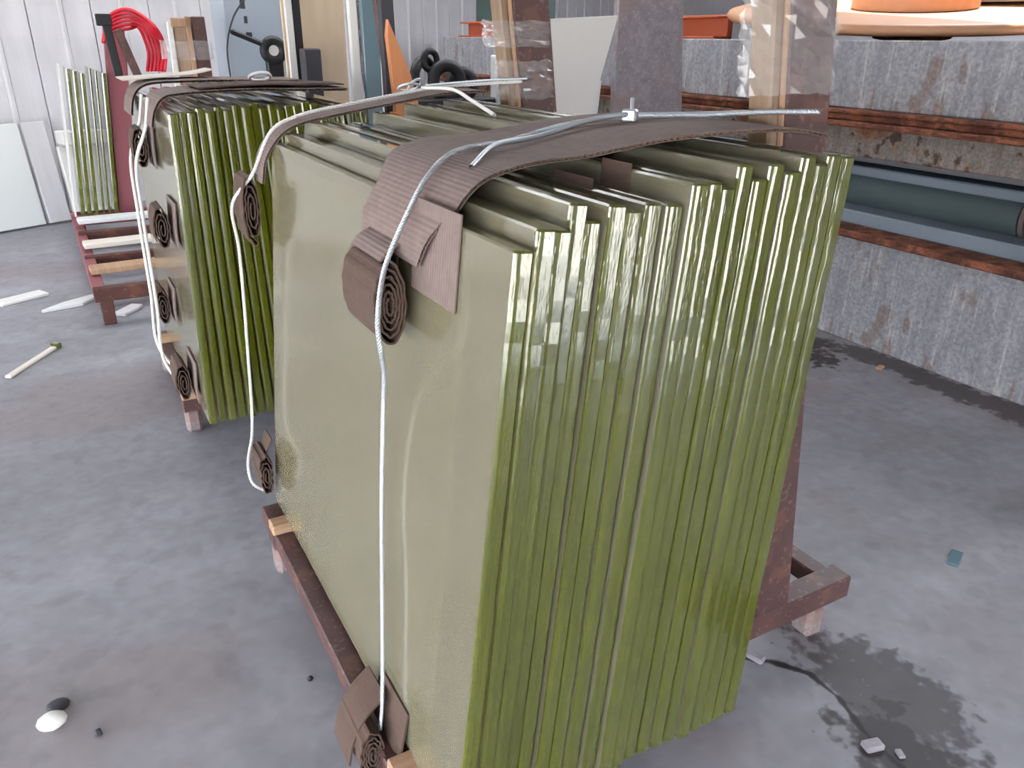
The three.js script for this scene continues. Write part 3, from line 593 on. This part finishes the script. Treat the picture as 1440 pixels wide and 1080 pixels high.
{ // red hose and wrapped posts
  const t = thing('red_hose', 'coil of bright red hose hung on the red post', 'hose', [0.50, 1.20, -6.30]);
  for (let i = 0; i < 6; i++) {
    const k = 0.7 + 0.085 * i;
    mesh('turn', tube([[-0.08 * k, 0.10, 0.02 * i], [-0.02, 0.23 * k, 0.03], [0.10, 0.27 * k, 0.05 * k], [0.21 * k, 0.20, 0.03 * i], [0.26 * k, 0.05, 0.05], [0.23 * k, -0.08, 0.02 * i]], 0.011, 30), M.hose, t);
  }
  const b = thing('dark_bracket', 'dark clamp bracket beside the red hose coil', 'bracket', [0.46, 1.1, -6.08]);
  mesh('arm', beam([0, 0, 0], [-0.02, 0.32, 0], 0.05, 0.05), M.black, b); mesh('arm', beam([0.12, -0.02, 0], [0.04, 0.28, 0], 0.05, 0.05), M.steelBrown, b); mesh('head', at(slab(0.09, 0.07, 0.06), -0.03, 0.30, 0), M.black, b);
  const p = thing('wrapped_posts', 'pair of film-wrapped wooden posts rising behind the far stack', 'post', [0.79, 0, -5.3]);
  mesh('pale_batten', beam([-0.10, 0, 0], [-0.075, 1.42, 0], 0.03, 0.04), M.white, p);
  mesh('post', beam([-0.03, 0, -0.03], [-0.02, 1.42, -0.03], 0.07, 0.06), M.wood, p);
  mesh('batten', beam([0.03, 0, 0.03], [0.02, 1.45, 0.03], 0.026, 0.03), M.woodPale, p);
  mesh('post', beam([0.085, 0, 0], [0.08, 1.45, 0], 0.075, 0.07), M.steelBrown, p);
  mesh('plastic_wrap', wrapSleeve(0.0, 1.22, 0, 0.26, 0.12, 0.1, 0, 44), M.wrap, p);
  mesh('head_block', at(slab(0.08, 0.05, 0.07), -0.03, 1.39, 0.04), M.woodPale, p);
}
// white foam slabs leaning on the back wall
{
  const lw = (x, w, h, d, tilt, m, label, name = 'foam_slab') => {
    const o = mesh(name, slab(w, h, d, 0.006), m); o.position.set(-0.2 + Math.cos(WALL_TURN) * x + Math.sin(WALL_TURN) * 0.3, 0.012, -7.3 - Math.sin(WALL_TURN) * x + Math.cos(WALL_TURN) * 0.3);
    o.rotation.order = 'YXZ'; o.rotation.set(-tilt, WALL_TURN, 0); return tag(o, label, 'slab', 'white slabs along the back wall');
  };
  lw(-0.42, 0.62, 0.74, 0.05, 0.14, M.foam, 'widest white slab leaning on the wall at the far left');
  lw(0.0, 0.17, 0.74, 0.05, 0.16, M.wall, 'narrow grey-white slab beside the widest leaning slab');
  lw(0.26, 0.28, 0.55, 0.04, 0.10, M.white, 'low bright white slab between narrow slab and green panes');
  const o = lw(0.26, 0.26, 0.10, 0.12, 0, M.white, 'small white block on top of the low bright slab', 'foam_block'); o.position.y = 0.57; o.position.z -= 0.05;
}

// ------------------------------------------------------------------ litter on the floor
const bit = (name, x, z, w, h, d, m, turn, label, cat) => tag(mesh(name, at(slab(w, h, d, 0.004), x, 0.0, z, turn), m), label, cat);
bit('white_offcut', -0.32, -4.95, 0.26, 0.018, 0.10, M.white, 0.5, 'bar-shaped white offcut on the floor at far left', 'offcut');
tag(mesh('white_offcut', poly([[-0.14, -0.09], [0.05, -0.05], [0.16, 0.10], [0.13, 0.11], [-0.04, 0.01]], 0.012).rotateX(-Math.PI / 2).translate(-0.08, 0.004, -4.72), M.foam), 'bent white offcut on the floor near the low rack', 'offcut');
bit('grey_chip', 0.18, -4.45, 0.16, 0.02, 0.07, M.wall, 0.9, 'grey-white chip on the floor beneath the low rack end', 'chip');
{
  const g = [beam([-0.36, 0.008, -3.72], [-0.18, 0.008, -4.02], 0.014, 0.03), at(slab(0.03, 0.025, 0.05), -0.17, 0, -4.04, 0.5)];
  const o = thing('yellow_strip', 'dull yellow strip of wood lying on the left floor', 'strip'); mesh('strip', g[0], M.cardPale, o); mesh('knob', g[1], M.glassEdge, o);
}
tag(mesh('white_stone', new THREE.IcosahedronGeometry(0.03, 1).scale(1, 0.6, 0.8).translate(-0.237, 0.016, -1.545), M.white), 'small white stone at the lower left of the floor', 'stone');
tag(mesh('stone_shadow', new THREE.IcosahedronGeometry(0.02, 1).scale(1.2, 0.45, 0.9).translate(-0.226, 0.008, -1.598), M.blackGrey), 'flat dark shape standing in for the shadow of the small white stone', 'stone');  // shade behind the white stone, modelled as a dark solid
bit('white_crumb', 0.312, -1.245, 0.02, 0.01, 0.009, M.white, 0.7, 'tiny white chip beside the near rack rail', 'chip');
bit('dark_crumb', 0.278, -1.41, 0.012, 0.012, 0.012, M.black, 0.2, 'tiny black crumb left of the near rack rail', 'chip');
bit('dark_crumb', -0.155, -1.475, 0.014, 0.012, 0.018, M.blackGrey, 0.2, 'dark crumb right of the white stone', 'chip');
bit('wood_chip', 3.06, -2.02, 0.05, 0.012, 0.025, M.woodPale, 0.3, 'pale wood chip on the floor before the machine', 'chip');
bit('green_scrap', 2.02, -0.98, 0.08, 0.006, 0.03, M.blueGlass, 0.4, 'blue-green scrap on the floor at the right edge', 'scrap');
for (const [x, z, r, w] of [[1.225, -0.965, 0.02, 'upper'], [1.25, -0.66, 0.022, 'lower'], [1.285, -0.62, 0.011, 'smallest']]) tag(mesh('cement_lump', at(slab(r * 2, r * 0.7, r * 1.3, r * 0.25), x, 0, z, 40 * x), M.speck), w + ' cement lump in the broken floor joint at lower right', 'lump', 'lumps in the floor joint');

renderer.render(scene, camera);
